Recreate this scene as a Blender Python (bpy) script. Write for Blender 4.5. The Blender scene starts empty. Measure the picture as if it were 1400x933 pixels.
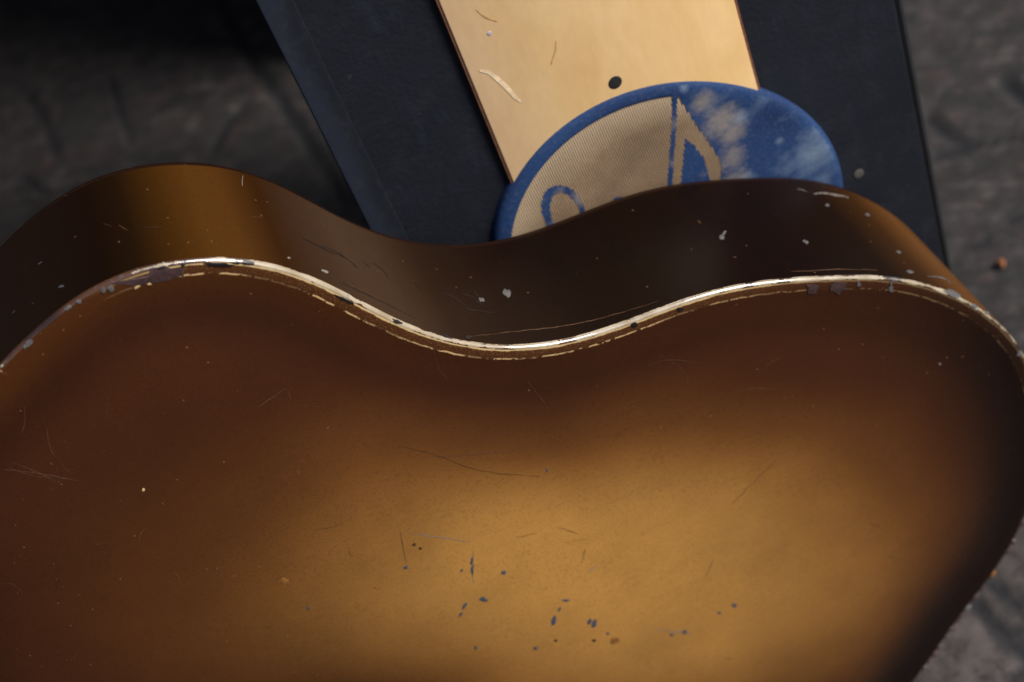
import bpy, math, random
import numpy as np
from mathutils import Vector, Matrix
from mathutils.bvhtree import BVHTree
from mathutils import noise as mnoise

C = bpy.context.scene.collection
sc = bpy.context.scene
rnd = random.Random(7)

# ------------------------------------------------------------------ camera, light, exposure
CAM_H = 0.830                      # eye height above the ground
CAM = Vector((0, -0.5088, CAM_H))
FPX = 2267.0                       # focal length in photo pixels (1400 wide)
_D = Vector((1050, -2334, -FPX)).normalized()
_A = Vector((-990, 1756, -FPX)); _A = (_A - _A.dot(_D) * _D).normalized()
_Z = -_D; _Y = _A; _X = _Y.cross(_Z)
ROT = Matrix((_X, _Y, _Z))         # camera space -> world
cd = bpy.data.cameras.new('camera'); cam = bpy.data.objects.new('camera', cd); C.objects.link(cam)
cam.matrix_world = Matrix.Translation(CAM) @ ROT.to_4x4()
cd.sensor_width = 36; cd.lens = FPX / 1400 * 36
cd.clip_start = 0.01; cd.clip_end = 500
cd.dof.use_dof = True; cd.dof.focus_distance = 0.665; cd.dof.aperture_fstop = 8.0
sc.camera = cam

SUN_EL, SUN_AZ = 39, 125           # azimuth clockwise from +Y
w = bpy.data.worlds.new('World'); sc.world = w; w.use_nodes = True
nt = w.node_tree; bg = nt.nodes['Background']
sky = nt.nodes.new('ShaderNodeTexSky'); sky.sky_type = 'NISHITA'; sky.sun_disc = False
sky.sun_elevation = math.radians(SUN_EL); sky.sun_rotation = math.radians(SUN_AZ)
sky.air_density = 1.0; sky.dust_density = 3.0; sky.ozone_density = 1.0
nt.links.new(sky.outputs[0], bg.inputs[0]); bg.inputs[1].default_value = 0.06
sd = bpy.data.lights.new('sun', 'SUN'); sun = bpy.data.objects.new('sun', sd); C.objects.link(sun)
sd.energy = 3.2; sd.angle = math.radians(30); sd.color = (1.0, 0.965, 0.91)
az = math.radians(SUN_AZ); el = math.radians(SUN_EL)
sdir = Vector((math.sin(az) * math.cos(el), math.cos(az) * math.cos(el), math.sin(el)))
sun.rotation_euler = sdir.to_track_quat('Z', 'Y').to_euler()
sc.view_settings.view_transform = 'Standard'; sc.view_settings.look = 'None'
sc.view_settings.gamma = 1; sc.view_settings.exposure = 0.48
sc.view_settings.use_curve_mapping = False

# ------------------------------------------------------------------ helpers
def ray(px, py):
    return (ROT @ Vector((px - 700, 466.5 - py, -FPX))).normalized()

def on_y(px, py, y):               # point of the upright plane y that the photo shows at a pixel
    r = ray(px, py); return CAM + r * ((y - CAM.y) / r.y)

def on_ground(px, py, z=0.0):
    r = ray(px, py); return CAM + r * ((z - CAM.z) / r.z)

def link(name, me, mat=None, parent=None, origin=Vector((0, 0, 0)), smooth=True):
    o = bpy.data.objects.new(name, me); C.objects.link(o)
    if mat: me.materials.append(mat)
    if parent: o.parent = parent
    else: o.location = origin
    if smooth:
        me.polygons.foreach_set('use_smooth', [True] * len(me.polygons))
    return o

def mesh(name, V, F, origin=Vector((0, 0, 0))):
    me = bpy.data.meshes.new(name)
    me.from_pydata([tuple(Vector(v) - origin) for v in V], [], F)
    me.update(); return me

def empty(name, loc, label, cat, group=None):
    o = bpy.data.objects.new(name, None); C.objects.link(o); o.location = loc
    o.empty_display_size = 0.05
    o['label'] = label; o['category'] = cat
    if group: o['group'] = group
    return o

def grid_faces(nu, nv, closed_u=False):
    F = []
    for j in range(nv - 1):
        for i in range(nu if closed_u else nu - 1):
            a = j * nu + i; b = j * nu + (i + 1) % nu
            F.append((a, b, b + nu, a + nu))
    return F

class NT:
    def __init__(s, name):
        s.m = bpy.data.materials.new(name); s.m.use_nodes = True
        s.t = s.m.node_tree; s.b = s.t.nodes['Principled BSDF']
    def n(s, typ, **kw):
        x = s.t.nodes.new('ShaderNode' + typ)
        for k, v in kw.items():
            if k.startswith('i_'):
                x.inputs[k[2:].replace('_', ' ')].default_value = v
            else: setattr(x, k, v)
        return x
    def l(s, a, b): s.t.links.new(a, b)
    def coord(s, scale=(1, 1, 1), rot=(0, 0, 0), out='Object'):
        c = s.n('TexCoord'); m = s.n('Mapping')
        m.inputs['Scale'].default_value = scale; m.inputs['Rotation'].default_value = rot
        s.l(c.outputs[out], m.inputs[0]); return m.outputs[0]
    def noise(s, co, scale, detail=4, rough=0.5, dist=0.0):
        x = s.n('TexNoise'); x.inputs['Scale'].default_value = scale
        x.inputs['Detail'].default_value = detail; x.inputs['Roughness'].default_value = rough
        x.inputs['Distortion'].default_value = dist
        s.l(co, x.inputs['Vector']); return x.outputs['Fac']
    def ramp(s, fac, stops, interp='LINEAR'):
        r = s.n('ValToRGB'); r.color_ramp.interpolation = interp
        e = r.color_ramp.elements
        while len(e) < len(stops): e.new(0.5)
        for el_, (p, c) in zip(e, stops):
            el_.position = p; el_.color = (c, c, c, 1) if isinstance(c, (int, float)) else (*c, 1)
        s.l(fac, r.inputs[0]); return r.outputs[0]
    def mix(s, fac, a, b, mode='MIX'):
        x = s.n('Mix', data_type='RGBA', blend_type=mode)
        for sock, v in ((x.inputs[0], fac), (x.inputs[6], a), (x.inputs[7], b)):
            if hasattr(v, 'links') or hasattr(v, 'is_output'): s.l(v, sock)
            elif isinstance(v, (int, float)): sock.default_value = v
            else: sock.default_value = (*v, 1)
        return x.outputs[2]
    def math(s, op, a, b=None, c=None, clamp=False):
        x = s.n('Math', operation=op, use_clamp=clamp)
        for i, v in enumerate((a, b, c)):
            if v is None: continue
            if isinstance(v, (int, float)): x.inputs[i].default_value = v
            else: s.l(v, x.inputs[i])
        return x.outputs[0]
    def bump(s, h, strength=0.3, dist=0.001, prev=None, coat=False):
        x = s.n('Bump'); x.inputs['Strength'].default_value = strength
        x.inputs['Distance'].default_value = dist
        s.l(h, x.inputs['Height'])
        if prev: s.l(prev, x.inputs['Normal'])
        return x.outputs[0]
    def attr(s, name):
        return s.n('Attribute', attribute_name=name)
    def set(s, **kw):
        for k, v in kw.items():
            k = k.replace('_', ' ')
            if isinstance(v, (int, float)): s.b.inputs[k].default_value = v
            elif isinstance(v, tuple): s.b.inputs[k].default_value = (*v, 1)
            else: s.l(v, s.b.inputs[k])
        return s.m

def simple(name, col, rough=0.5, metal=0.0, vary=0.25, scale=300, coat=0.0):
    k = NT(name); co = k.coord()
    f = k.ramp(k.noise(co, scale, 4), [(0.35, 0.0), (0.7, 1.0)])
    k.set(Base_Color=k.mix(f, tuple(c * (1 - vary) for c in col), tuple(min(1, c * (1 + vary)) for c in col)),
          Roughness=rough, Metallic=metal, Coat_Weight=coat)
    k.set(Normal=k.bump(k.noise(co, scale * 2, 3), 0.15, 0.0003))
    return k.m

# ------------------------------------------------------------------ ground
def build_ground():
    def axis(lo, hi, step, far):
        a = list(np.arange(lo, hi, step)); s = step; x = hi
        r = []
        while x < far: r.append(x); s *= 1.35; x += s
        r.append(far); s = step; x = lo - s; l = []
        while x > -far: l.append(x); s *= 1.35; x -= s
        l.append(-far)
        return np.array(l[::-1] + a + r)
    xs = axis(-0.95, 1.05, 0.0055, 90.); ys = axis(-0.35, 1.75, 0.0055, 90.)
    X, Y = np.meshgrid(xs, ys)
    Z = np.zeros_like(X); K = np.zeros_like(X)
    near = (abs(X) < 1.3) & (Y > -0.6) & (Y < 2.3)
    idx = np.argwhere(near)
    for j, i in idx:
        p = (X[j, i], Y[j, i], 0)
        Z[j, i] = 0.0008 * mnoise.fractal(Vector(p) * 22, 1.0, 2.1, 4) + 0.0022 * mnoise.noise(Vector(p) * 5)
    # cracks and worn joints, traced along the ground
    cracks = [
        ([(1352, 792), (1372, 808), (1388, 820), (1412, 846), (1450, 880)], 0.0055),
        ([(1336, 826), (1352, 842), (1372, 862), (1395, 885), (1440, 935)], 0.0055),
        ([(1402, 915), (1375, 940), (1350, 960)], 0.003),
        ([(1268, 158), (1288, 176), (1322, 198)], 0.0046),
        ([(1322, 198), (1296, 206), (1278, 214)], 0.0035),
        ([(1322, 198), (1360, 190), (1400, 186)], 0.002),
        ([(1375, 298), (1400, 292), (1440, 285)], 0.0035),
        ([(1320, 333), (1350, 328)], 0.003),
        ([(1375, 110), (1400, 135)], 0.005),
        ([(285, -40), (320, 30), (352, 95), (392, 150), (440, 225), (470, 272)], 0.005),
        ([(340, 130), (310, 165), (290, 205)], 0.0035),
        ([(150, 105), (165, 150), (178, 195)], 0.003),
        ([(40, 130), (62, 165), (78, 215)], 0.003),
        ([(30, 240), (60, 262), (100, 256)], 0.003),
        ([(230, 130), (280, 126), (330, 122)], 0.003),
    ]
    for pts, wd in cracks:
        P = [on_ground(*p) for p in pts]
        for a, b in zip(P, P[1:]):
            ab = np.array([b.x - a.x, b.y - a.y]); L2 = ab @ ab
            ax_, ay_ = X - a.x, Y - a.y
            t = np.clip((ax_ * ab[0] + ay_ * ab[1]) / L2, 0, 1)
            d = np.hypot(ax_ - t * ab[0], ay_ - t * ab[1])
            K = np.maximum(K, np.exp(-(d / (wd * 1.25)) ** 4))
    Z -= 0.004 * K
    foot = np.exp(-(((X - 0.113) / 0.12) ** 2 + ((Y - 0.04) / 0.12) ** 2))
    Z = Z * (1 - foot) - 0.0005
    V = np.stack([X, Y, Z], -1).reshape(-1, 3)
    ny, nx = X.shape
    me = bpy.data.meshes.new('ground'); me.vertices.add(len(V)); me.vertices.foreach_set('co', V.ravel())
    jj, ii = np.meshgrid(np.arange(ny - 1), np.arange(nx - 1), indexing='ij')
    a = (jj * nx + ii).ravel(); q = np.stack([a, a + 1, a + nx + 1, a + nx], 1)
    me.loops.add(q.size); me.loops.foreach_set('vertex_index', q.ravel().astype(np.int32))
    me.polygons.add(len(q)); me.polygons.foreach_set('loop_start', np.arange(0, q.size, 4, dtype=np.int32))
    me.polygons.foreach_set('loop_total', np.full(len(q), 4, dtype=np.int32))
    at = me.attributes.new('crack', 'FLOAT', 'POINT'); at.data.foreach_set('value', K.ravel().astype(np.float32))
    me.update(); me.validate()
    # weathered grey stone with reddish and pale wear
    k = NT('weathered_ground')
    g1 = on_ground(1300, 200); g2 = on_ground(1400, 196)
    ang = math.atan2(g2.y - g1.y, g2.x - g1.x)
    co = k.coord(); cs = k.coord(scale=(1, 1.15, 1), rot=(0, 0, -ang))
    n1 = k.noise(cs, 36, 9, 0.72, 0.0); n2 = k.noise(cs, 85, 8, 0.75); n3 = k.noise(co, 7, 4, 0.6)
    base = k.ramp(n1, [(0.38, (0.010, 0.0080, 0.0075)), (0.47, (0.027, 0.0220, 0.0205)), (0.54, (0.044, 0.0365, 0.0345)), (0.64, (0.090, 0.076, 0.071))])
    red = k.ramp(k.noise(cs, 24, 5, 0.6), [(0.52, 0.0), (0.68, 0.75)])
    base = k.mix(red, base, (0.058, 0.030, 0.027))
    base = k.mix(k.ramp(n2, [(0.36, 0.85), (0.48, 0.15), (0.6, 0.0)]), base, (0.013, 0.013, 0.015))
    base = k.mix(k.ramp(k.noise(co, 320, 3), [(0.55, 0.0), (0.75, 0.35)]), base, (0.13, 0.12, 0.115))
    base = k.mix(k.ramp(k.noise(cs, 42, 4, 0.5, 0.8), [(0.40, 0.65), (0.47, 0.0)]), base, (0.010, 0.0095, 0.010))
    base = k.mix(k.ramp(n3, [(0.35, 0.45), (0.6, 0.0)]), base, (0.022, 0.021, 0.022))
    wl_ = k.n('TexWave', wave_type='BANDS', bands_direction='Y'); k.l(k.coord(rot=(0, 0, -ang)), wl_.inputs['Vector'])
    wl_.inputs['Scale'].default_value = 26; wl_.inputs['Distortion'].default_value = 2.2; wl_.inputs['Detail'].default_value = 4; wl_.inputs['Detail Scale'].default_value = 2.5
    base = k.mix(k.math('MULTIPLY', k.ramp(wl_.outputs['Color'], [(0.55, 0.0), (1.0, 0.6)]), k.ramp(k.noise(co, 18, 4), [(0.4, 0.0), (0.6, 1.0)])), base, (0.014, 0.012, 0.012))
    dg = k.n('VectorMath', operation='DISTANCE'); k.l(co, dg.inputs[0]); dg.inputs[1].default_value = tuple(on_ground(1380, 900))
    wornp = k.math('MULTIPLY', k.ramp(dg.outputs['Value'], [(0.02, 1.0), (0.16, 0.0)]), k.ramp(k.noise(co, 60, 6, 0.7), [(0.40, 0.1), (0.58, 0.75)]))
    base = k.mix(wornp, base, (0.115, 0.094, 0.088))
    cr = k.math('MULTIPLY', k.attr('crack').outputs['Fac'], k.ramp(k.noise(co, 90, 3), [(0.25, 0.65), (0.5, 1.0)]))
    base = k.mix(k.math('MULTIPLY', cr, 0.95), base, (0.005, 0.006, 0.009))
    b = k.bump(n1, 0.15, 0.001); b = k.bump(n2, 0.3, 0.0008, b); b = k.bump(k.noise(co, 500, 3), 0.4, 0.0006, b)
    k.set(Base_Color=base, Roughness=0.8, Normal=b)
    o = link('ground', me, k.m); o['kind'] = 'structure'
    return o
build_ground()

# ------------------------------------------------------------------ guitar
S = 0.8
TH = math.radians(40); AX = (math.cos(TH), -math.sin(TH)); AN = (math.sin(TH), math.cos(TH)); C0 = -0.555
COEF = np.array([[46888, -38], [-31767, 7547], [11813, 20012], [-157, -1211], [250, -1306], [-882, 3493], [1411, 1857], [69, 1672], [236, 258], [-138, -280], [-302, 62], [84, -654], [56, 405], [-50, -205], [-51, 314], [87, -13], [66, -47], [-62, 9], [-67, -145], [143, -32], [17, -36], [18, 8], [-125, 5], [78, -58], [-33, -29], [-36, -34], [-19, 8], [31, -5], [29, -7], [-9, 5], [-10, 7], [22, -19], [4, 32]]) / 1e5
def contour(t):
    t = np.asarray(t) * 2 * np.pi
    cols = [np.ones_like(t)]; dco = [np.zeros_like(t)]
    for k in range(1, 17):
        cols += [np.cos(k * t), np.sin(k * t)]; dco += [-k * np.sin(k * t), k * np.cos(k * t)]
    p = np.stack(cols, -1) @ COEF; d = np.stack(dco, -1) @ COEF
    d /= np.linalg.norm(d, axis=-1, keepdims=True)
    return p, np.stack([-d[..., 1], d[..., 0]], -1)      # point, outward normal (clockwise curve)
def gpos(a, q, y):
    return (S * (a * AX[0] + (q + C0) * AN[0]), y, S * (a * AX[1] + (q + C0) * AN[1]) + CAM_H)
def back_y(a): return S * (0.0955 + 0.05 * (a - 0.40))

G0 = Vector((S * 0.1419, 0.04, 0.0))
guitar = empty('guitar', G0, 'worn brown sunburst guitar standing on its edge, cream binding chipped, nearest the viewer', 'guitar')

NT_ = 720
T = np.arange(NT_) / NT_
CP, CN = contour(T)

def lacquer(name, kind):
    k = NT(name); co = k.coord()
    col = k.attr('pigment').outputs['Color']
    blot = k.noise(co, 14, 5, 0.6)
    col = k.mix(k.ramp(blot, [(0.3, 0.30), (0.7, 0.0)]), col, (0.018, 0.006, 0.003), 'MIX') if kind == 'back' else col
    fine = k.noise(co, 900, 2, 0.5)
    col = k.mix(k.ramp(fine, [(0.3, 0.22), (0.5, 0.0)]), col, (0.012, 0.005, 0.003))
    gr = k.noise(k.coord(scale=(5, 1, 40), rot=(0, math.radians(40), 0)), 9, 5, 0.6)
    col = k.mix(k.ramp(gr, [(0.35, 0.045), (0.65, 0.0)]), col, (0.030, 0.010, 0.004))
    if kind == 'back': col = k.mix(k.ramp(k.noise(co, 1500, 2, 0.5), [(0.60, 0.0), (0.74, 0.14)]), col, k.mix(1.0, col, (2.2, 2.2, 2.2), 'MULTIPLY'))
    # specks of dust and pinholes
    v = k.n('TexVoronoi', feature='F1'); v.inputs['Scale'].default_value = 260; k.l(co, v.inputs['Vector'])
    speck = k.math('MULTIPLY', k.ramp(v.outputs['Distance'], [(0.0, 1.0), (0.09, 1.0), (0.13, 0.0)]),
                   k.ramp(k.n('SeparateColor').outputs[0], [(0, 0), (1, 1)]))
    sep = [x for x in k.t.nodes if x.bl_idname == 'ShaderNodeSeparateColor'][0]; k.l(v.outputs['Color'], sep.inputs[0])
    ramp = [x for x in k.t.nodes if x.bl_idname == 'ShaderNodeValToRGB'][-1]
    ramp.color_ramp.elements[0].position = 0.90; ramp.color_ramp.elements[1].position = 0.93
    col = k.mix(k.math('MULTIPLY', speck, 0.35), col, (0.30, 0.16, 0.07))
    h = k.noise(co, 55, 3)
    if kind == 'back':
        e = k.attr('inset').outputs['Fac']; al = k.attr('along').outputs['Fac']
        en = k.math('ADD', e, k.math('MULTIPLY', k.math('SUBTRACT', k.noise(co, 130, 4, 0.65), 0.5), 0.0016))
        zone = k.ramp(al, [(0.030, 0.0), (0.055, 1.0), (0.215, 1.0), (0.245, 0.25), (0.38, 0.1), (0.40, 0.0)])
        strip = k.ramp(k.math('DIVIDE', en, 0.010), [(0.30, 1.0), (0.60, 1.0), (0.66, 0.0)])
        grain = k.noise(co, 1500, 2, 0.6)
        worn = k.mix(k.ramp(grain, [(0.54, 0.0), (0.68, 0.5)]), (0.075, 0.026, 0.009), (0.34, 0.18, 0.07))
        col = k.mix(k.math('MULTIPLY', k.math('MULTIPLY', strip, zone), 0.75), col, worn)
        lin = k.ramp(k.math('DIVIDE', en, 0.010), [(0.575, 0.0), (0.60, 1.0), (0.655, 1.0), (0.68, 0.0)])
        brk = k.math('MULTIPLY', k.ramp(k.noise(co, 190, 5, 0.75), [(0.46, 0.0), (0.50, 1.0)]), k.ramp(k.noise(co, 28, 3, 0.6), [(0.42, 0.15), (0.54, 1.0)]))
        col = k.mix(k.math('MULTIPLY', k.math('MULTIPLY', lin, brk), zone), col, (0.62, 0.40, 0.19))
        # cream shoulder of the binding just inside the edge
        sh = k.ramp(k.math('DIVIDE', en, 0.010), [(0.19, 1.0), (0.24, 0.0)])
        col = k.mix(k.math('MULTIPLY', sh, zone), col, (0.60, 0.42, 0.20))
    rough = k.ramp(k.noise(co, 9, 5, 0.65), [(0.3, 0.30), (0.7, 0.42)])
    b = k.bump(h, 0.06, 0.0015); b = k.bump(fine, 0.08, 0.0002, b)
    k.set(Base_Color=col, Roughness=rough, Normal=b, Coat_Weight=0.06 if kind != 'back' else 0.30,
          Coat_Roughness=k.ramp(k.noise(co, 30, 5, 0.7), [(0.3, 0.20), (0.75, 0.34)]), Coat_Normal=b)
    k.b.inputs['Specular IOR Level'].default_value = 0.12 if kind == 'back' else 0.04
    return k.m
M_back = lacquer('sunburst_back_lacquer', 'back')
M_side = lacquer('sunburst_side_lacquer', 'side')

def set_attr(me, name, vals, typ='FLOAT'):
    at = me.attributes.new(name, typ, 'POINT')
    if typ == 'FLOAT': at.data.foreach_set('value', np.asarray(vals, np.float32).ravel())
    else:
        v = np.asarray(vals, np.float32); v = np.c_[v, np.ones(len(v))]
        at.data.foreach_set('color', v.astype(np.float32).ravel())

# --- back panel (the burst face), slightly arched
BIND = 0.0014 / S
insets = [BIND, 0.0023/S, 0.0048/S, 0.0058/S, 0.0064/S, 0.0068/S, 0.0074/S, 0.009/S, 0.012/S, 0.016/S, 0.021/S]
rings = []; ring_in = []
ctr = np.array([0.50, 0.0])
for d in insets:
    rings.append(CP - CN * d); ring_in.append(np.full(NT_, d * S))
last = rings[-1]
for s in np.linspace(0.97, 0.0, 52):
    rings.append(ctr + (last - ctr) * s)
    ring_in.append(insets[-1] * S + (1 - s) * np.linalg.norm(last - ctr, axis=1) * S)
def smooth01(x): x = np.clip(x, 0, 1); return x * x * (3 - 2 * x)
def arch(a, q, ins):
    rim = 0.0003 * np.exp(-((ins - 0.0034) / 0.0012) ** 2)
    dish = 0.0008 * smooth01((ins - 0.004) / 0.010) * (1 - smooth01((ins - 0.014) / 0.03))
    dome = 0.007 * smooth01(ins / 0.085) * np.cos(np.clip(q / 0.24, -1, 1) * math.pi / 2)
    return -rim + dish - dome
def px_to_aq(px, py):
    p = on_y(px, py, 0.0); x = p.x / S; z = (p.z - CAM_H) / S
    return x * AX[0] + z * AX[1], x * AN[0] + z * AN[1] - C0
# outline of the amber field on the plate (half-way level), as polar radii about its middle
BC = px_to_aq(830, 765)
_lv = [px_to_aq(*p) for p in [(335, 790), (365, 725), (465, 665), (610, 636), (780, 622), (950, 608), (1080, 620), (1165, 655), (1210, 715), (1208, 790), (1175, 865), (1105, 935), (980, 968), (800, 960), (600, 925), (465, 897), (380, 848)]]
_pol = sorted((math.atan2((q - BC[1]), (a - BC[0])), math.hypot(a - BC[0], q - BC[1])) for a, q in _lv)
def burst(a, q, ins):
    amber = np.array([0.475, 0.236, 0.059]); mid = np.array([0.175, 0.066, 0.015])
    brown = np.array([0.058, 0.0175, 0.0060]); black = np.array([0.0060, 0.0028, 0.0022])
    th = np.arctan2(q - BC[1], a - BC[0]); rr = np.hypot(a - BC[0], q - BC[1])
    tt = np.linspace(-math.pi, math.pi, 360, endpoint=False)
    ft = np.fft.rfft(np.interp(tt, [p[0] for p in _pol], [p[1] for p in _pol], period=2 * math.pi)); ft[6:] = 0
    R0 = np.interp(th, tt, np.fft.irfft(ft, 360), period=2 * math.pi)
    r = rr / R0 + 0.05 * np.sin(a * 23 + 1) * np.cos(q * 31)
    f1 = 1 - smooth01((r - 0.26) / 0.92); f2 = 1 - smooth01((r - 0.70) / 0.95)
    col = brown[None] * (1 - f2[:, None]) + mid[None] * f2[:, None]
    col = col * (1 - f1[:, None]) + amber[None] * f1[:, None]
    # black edge round the tail and lower bout
    ww = smooth01((a - 0.56) / 0.17) 
    e = (1 - smooth01((ins - 0.010) / 0.055)) * ww
    col = col * (1 - e[:, None]) + black[None] * e[:, None]
    # warmer band hugging the very edge, upper bout
    eb = np.exp(-((ins - 0.006) / 0.008) ** 2) * (1 - smooth01((a - 0.25) / 0.1)) * 0.8
    col = col * (1 - eb[:, None]) + np.array([0.085, 0.027, 0.006])[None] * eb[:, None]
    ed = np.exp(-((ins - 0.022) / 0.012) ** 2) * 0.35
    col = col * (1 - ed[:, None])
    return col
P = np.concatenate(rings); I = np.concatenate(ring_in)
_c = CP[::3]
DI = np.concatenate([np.sqrt(((p_[:, None, :] - _c[None]) ** 2).sum(-1).min(1)) * S for p_ in np.array_split(P, 12)])
DI = np.where(I < 0.02, I, np.maximum(DI, 0.0))
DI = 0.02 + 0.105 * (1 - np.exp(-np.maximum(DI - 0.02, 0) / 0.105)) * (I >= 0.02) - 0.02 * (I < 0.02) + I * (I < 0.02); AL = np.tile(T, len(rings))
Yb = arch(P[:, 0], P[:, 1], DI)
V = [gpos(p[0], p[1], y) for p, y in zip(P, Yb)]
me = mesh('back_panel', V, grid_faces(NT_, len(rings), True), G0)
set_attr(me, 'inset', I); set_attr(me, 'along', AL); set_attr(me, 'pigment', burst(P[:, 0], P[:, 1], DI), 'FLOAT_COLOR')
back_panel = link('back_panel', me, M_back, guitar)

# --- side
def keyed(x, keys):
    xs = [k[0] for k in keys]; return np.stack([np.interp(x, xs, [k[1][c] for k in keys]) for c in range(3)], -1)
PX = np.array([0.] * NT_)
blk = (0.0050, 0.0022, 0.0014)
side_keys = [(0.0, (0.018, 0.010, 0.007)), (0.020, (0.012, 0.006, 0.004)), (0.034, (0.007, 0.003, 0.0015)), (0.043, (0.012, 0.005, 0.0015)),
             (0.053, (0.042, 0.016, 0.0025)), (0.061, (0.064, 0.0245, 0.0045)), (0.068, (0.062, 0.0235, 0.0045)), (0.079, (0.026, 0.009, 0.002)), (0.090, (0.034, 0.017, 0.009)), (0.105, (0.048, 0.0270, 0.0155)), (0.118, (0.042, 0.0235, 0.0130)),  # grey-brown stretch before the waist: reflected sheen painted into the pigment
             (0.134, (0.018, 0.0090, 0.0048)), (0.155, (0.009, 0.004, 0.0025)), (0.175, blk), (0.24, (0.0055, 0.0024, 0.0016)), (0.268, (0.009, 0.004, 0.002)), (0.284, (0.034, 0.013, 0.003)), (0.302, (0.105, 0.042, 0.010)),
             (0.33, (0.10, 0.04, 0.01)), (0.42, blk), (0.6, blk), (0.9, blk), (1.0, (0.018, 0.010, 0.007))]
depths = np.linspace(0, 1, 9)
V = []; COL = []
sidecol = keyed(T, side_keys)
y0 = 0.0018
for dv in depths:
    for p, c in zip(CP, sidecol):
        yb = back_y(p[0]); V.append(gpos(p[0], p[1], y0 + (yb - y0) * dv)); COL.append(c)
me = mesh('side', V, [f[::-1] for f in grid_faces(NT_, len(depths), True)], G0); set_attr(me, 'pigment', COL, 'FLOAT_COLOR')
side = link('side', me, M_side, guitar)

# --- binding: rounded cream strip over the front edge, partly over-painted
V = []; AL = []; CL = []
prof = [(0.0001, 0.0020)] + [(0.0015 * (1 - math.sin(math.radians(a_))), 0.0018 * (1 - math.cos(math.radians(a_))) - 0.0001) for a_ in (90, 78, 66, 55, 45, 35, 24, 12, 2)]
for j, (ins, y) in enumerate(prof):
    for p, n_, t in zip(CP, CN, T):
        wv = 0.00004 * mnoise.noise(Vector((t * 260, j * 0.3, 0)))
        pp = p - n_ * (ins + wv) / S; V.append(gpos(pp[0], pp[1], y)); AL.append(t); CL.append(j / (len(prof) - 1))
me = mesh('binding', V, grid_faces(NT_, len(prof), True), G0); set_attr(me, 'along', AL); set_attr(me, 'across', CL)
k = NT('worn_cream_binding'); co = k.coord()
al = k.attr('along').outputs['Fac']; ac = k.attr('across').outputs['Fac']
cream = k.mix(k.ramp(k.noise(co, 120, 4), [(0.35, 0.0), (0.65, 1.0)]), (0.29, 0.225, 0.145), (0.43, 0.365, 0.27))
paint = k.mix(k.ramp(k.noise(co, 60, 3), [(0.4, 0.0), (0.6, 1.0)]), (0.020, 0.008, 0.005), (0.075, 0.028, 0.009))
# how bare the binding is along the edge
bare = k.ramp(al, [(0.0, 0.55), (0.012, 0.2), (0.035, 0.15), (0.045, 0.50), (0.06, 0.58), (0.09, 0.70), (0.23, 0.68), (0.27, 0.58), (0.32, 0.60), (0.36, 0.45), (0.40, 0.25)])
nz = k.math('ADD', k.noise(co, 95, 5, 0.65), k.math('MULTIPLY', k.math('SUBTRACT', bare, 0.5), 0.75))
edge = k.math('ABSOLUTE', k.math('SUBTRACT', ac, 0.55))
nz = k.math('SUBTRACT', nz, k.math('MULTIPLY', edge, 0.42))
m_ = k.ramp(nz, [(0.47, 0.0), (0.50, 1.0)])
colr = k.mix(m_, paint, cream)
colr = k.mix(k.ramp(k.noise(co, 260, 3), [(0.63, 0.0), (0.70, 0.6)]), colr, (0.12, 0.12, 0.15))
k.set(Base_Color=colr, Roughness=0.28, Coat_Weight=1.0, Coat_Roughness=0.05, Coat_IOR=1.8,
      Normal=k.bump(m_, 0.4, 0.0003, k.bump(k.noise(co, 200, 3), 0.25, 0.0005)))
binding = link('binding', me, k.m, guitar)

# --- far top plate with its own edge, soundhole away from the viewer
V = []; F = []
rim2 = [(0.0, 0.0), (0.0001, 0.0020), (0.0005, 0.0031), (0.0015, 0.0038)]
for ins, dy in rim2:
    for p, n_ in zip(CP, CN):
        pp = p - n_ * ins / S; V.append(gpos(pp[0], pp[1], back_y(p[0]) + dy))
for s in (0.6, 0.25):
    for p in CP:
        pp = ctr + (p - ctr) * s; V.append(gpos(pp[0], pp[1], back_y(pp[0]) + 0.0038))
me = mesh('top_panel', V, [f[::-1] for f in grid_faces(NT_, 6, True)], G0)
set_attr(me, 'pigment', np.tile(np.array([[0.016, 0.007, 0.004]]), (len(V), 1)), 'FLOAT_COLOR')
link('top_panel', me, M_side, guitar)

# --- neck and headstock (out of frame to the upper left)
def gbox(name, a0, a1, q0, q1, y0_, y1_, mat, parent=guitar, taper=1.0, bev=0.15):
    V = []
    n = 16
    ctrq = (q0 + q1) / 2; ctry = (y0_ + y1_) / 2; hq = (q1 - q0) / 2; hy = (y1_ - y0_) / 2
    secs = [(a0, 0.86), (a0 + 0.004, 1.0), (a1 - 0.004, 1.0), (a1, 0.86)]
    for a, s in secs:
        tp = 1 + (taper - 1) * (a1 - a) / max(1e-6, a1 - a0)
        for i in range(n):
            an = 2 * math.pi * i / n; c, s_ = math.cos(an), math.sin(an)
            e = 0.35
            V.append(gpos(a, ctrq + hq * s * tp * math.copysign(abs(c) ** e, c), ctry + hy * s * math.copysign(abs(s_) ** e, s_)))
    F = grid_faces(n, 4, True); F.append(tuple(range(n))[::-1]); F.append(tuple(range(3 * n, 4 * n)))
    o = link(name, mesh(name, V, F, G0), mat, parent, smooth=False); return o
M_neck = simple('dark_neck_lacquer', (0.03, 0.013, 0.007), 0.3, coat=0.8, scale=60)
M_fb = simple('fingerboard_wood', (0.018, 0.012, 0.010), 0.5)
M_nick = simple('tuner_metal', (0.5, 0.5, 0.48), 0.3, 1.0, 0.1)
gbox('neck', -0.26, 0.112, -0.034, 0.034, 0.050, 0.078, M_neck, taper=0.8)
gbox('heel', 0.085, 0.112, -0.040, 0.040, 0.006, 0.055, M_neck)
gbox('fingerboard', -0.26, 0.30, -0.036, 0.036, 0.079, 0.085, M_fb, taper=0.8)
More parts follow.
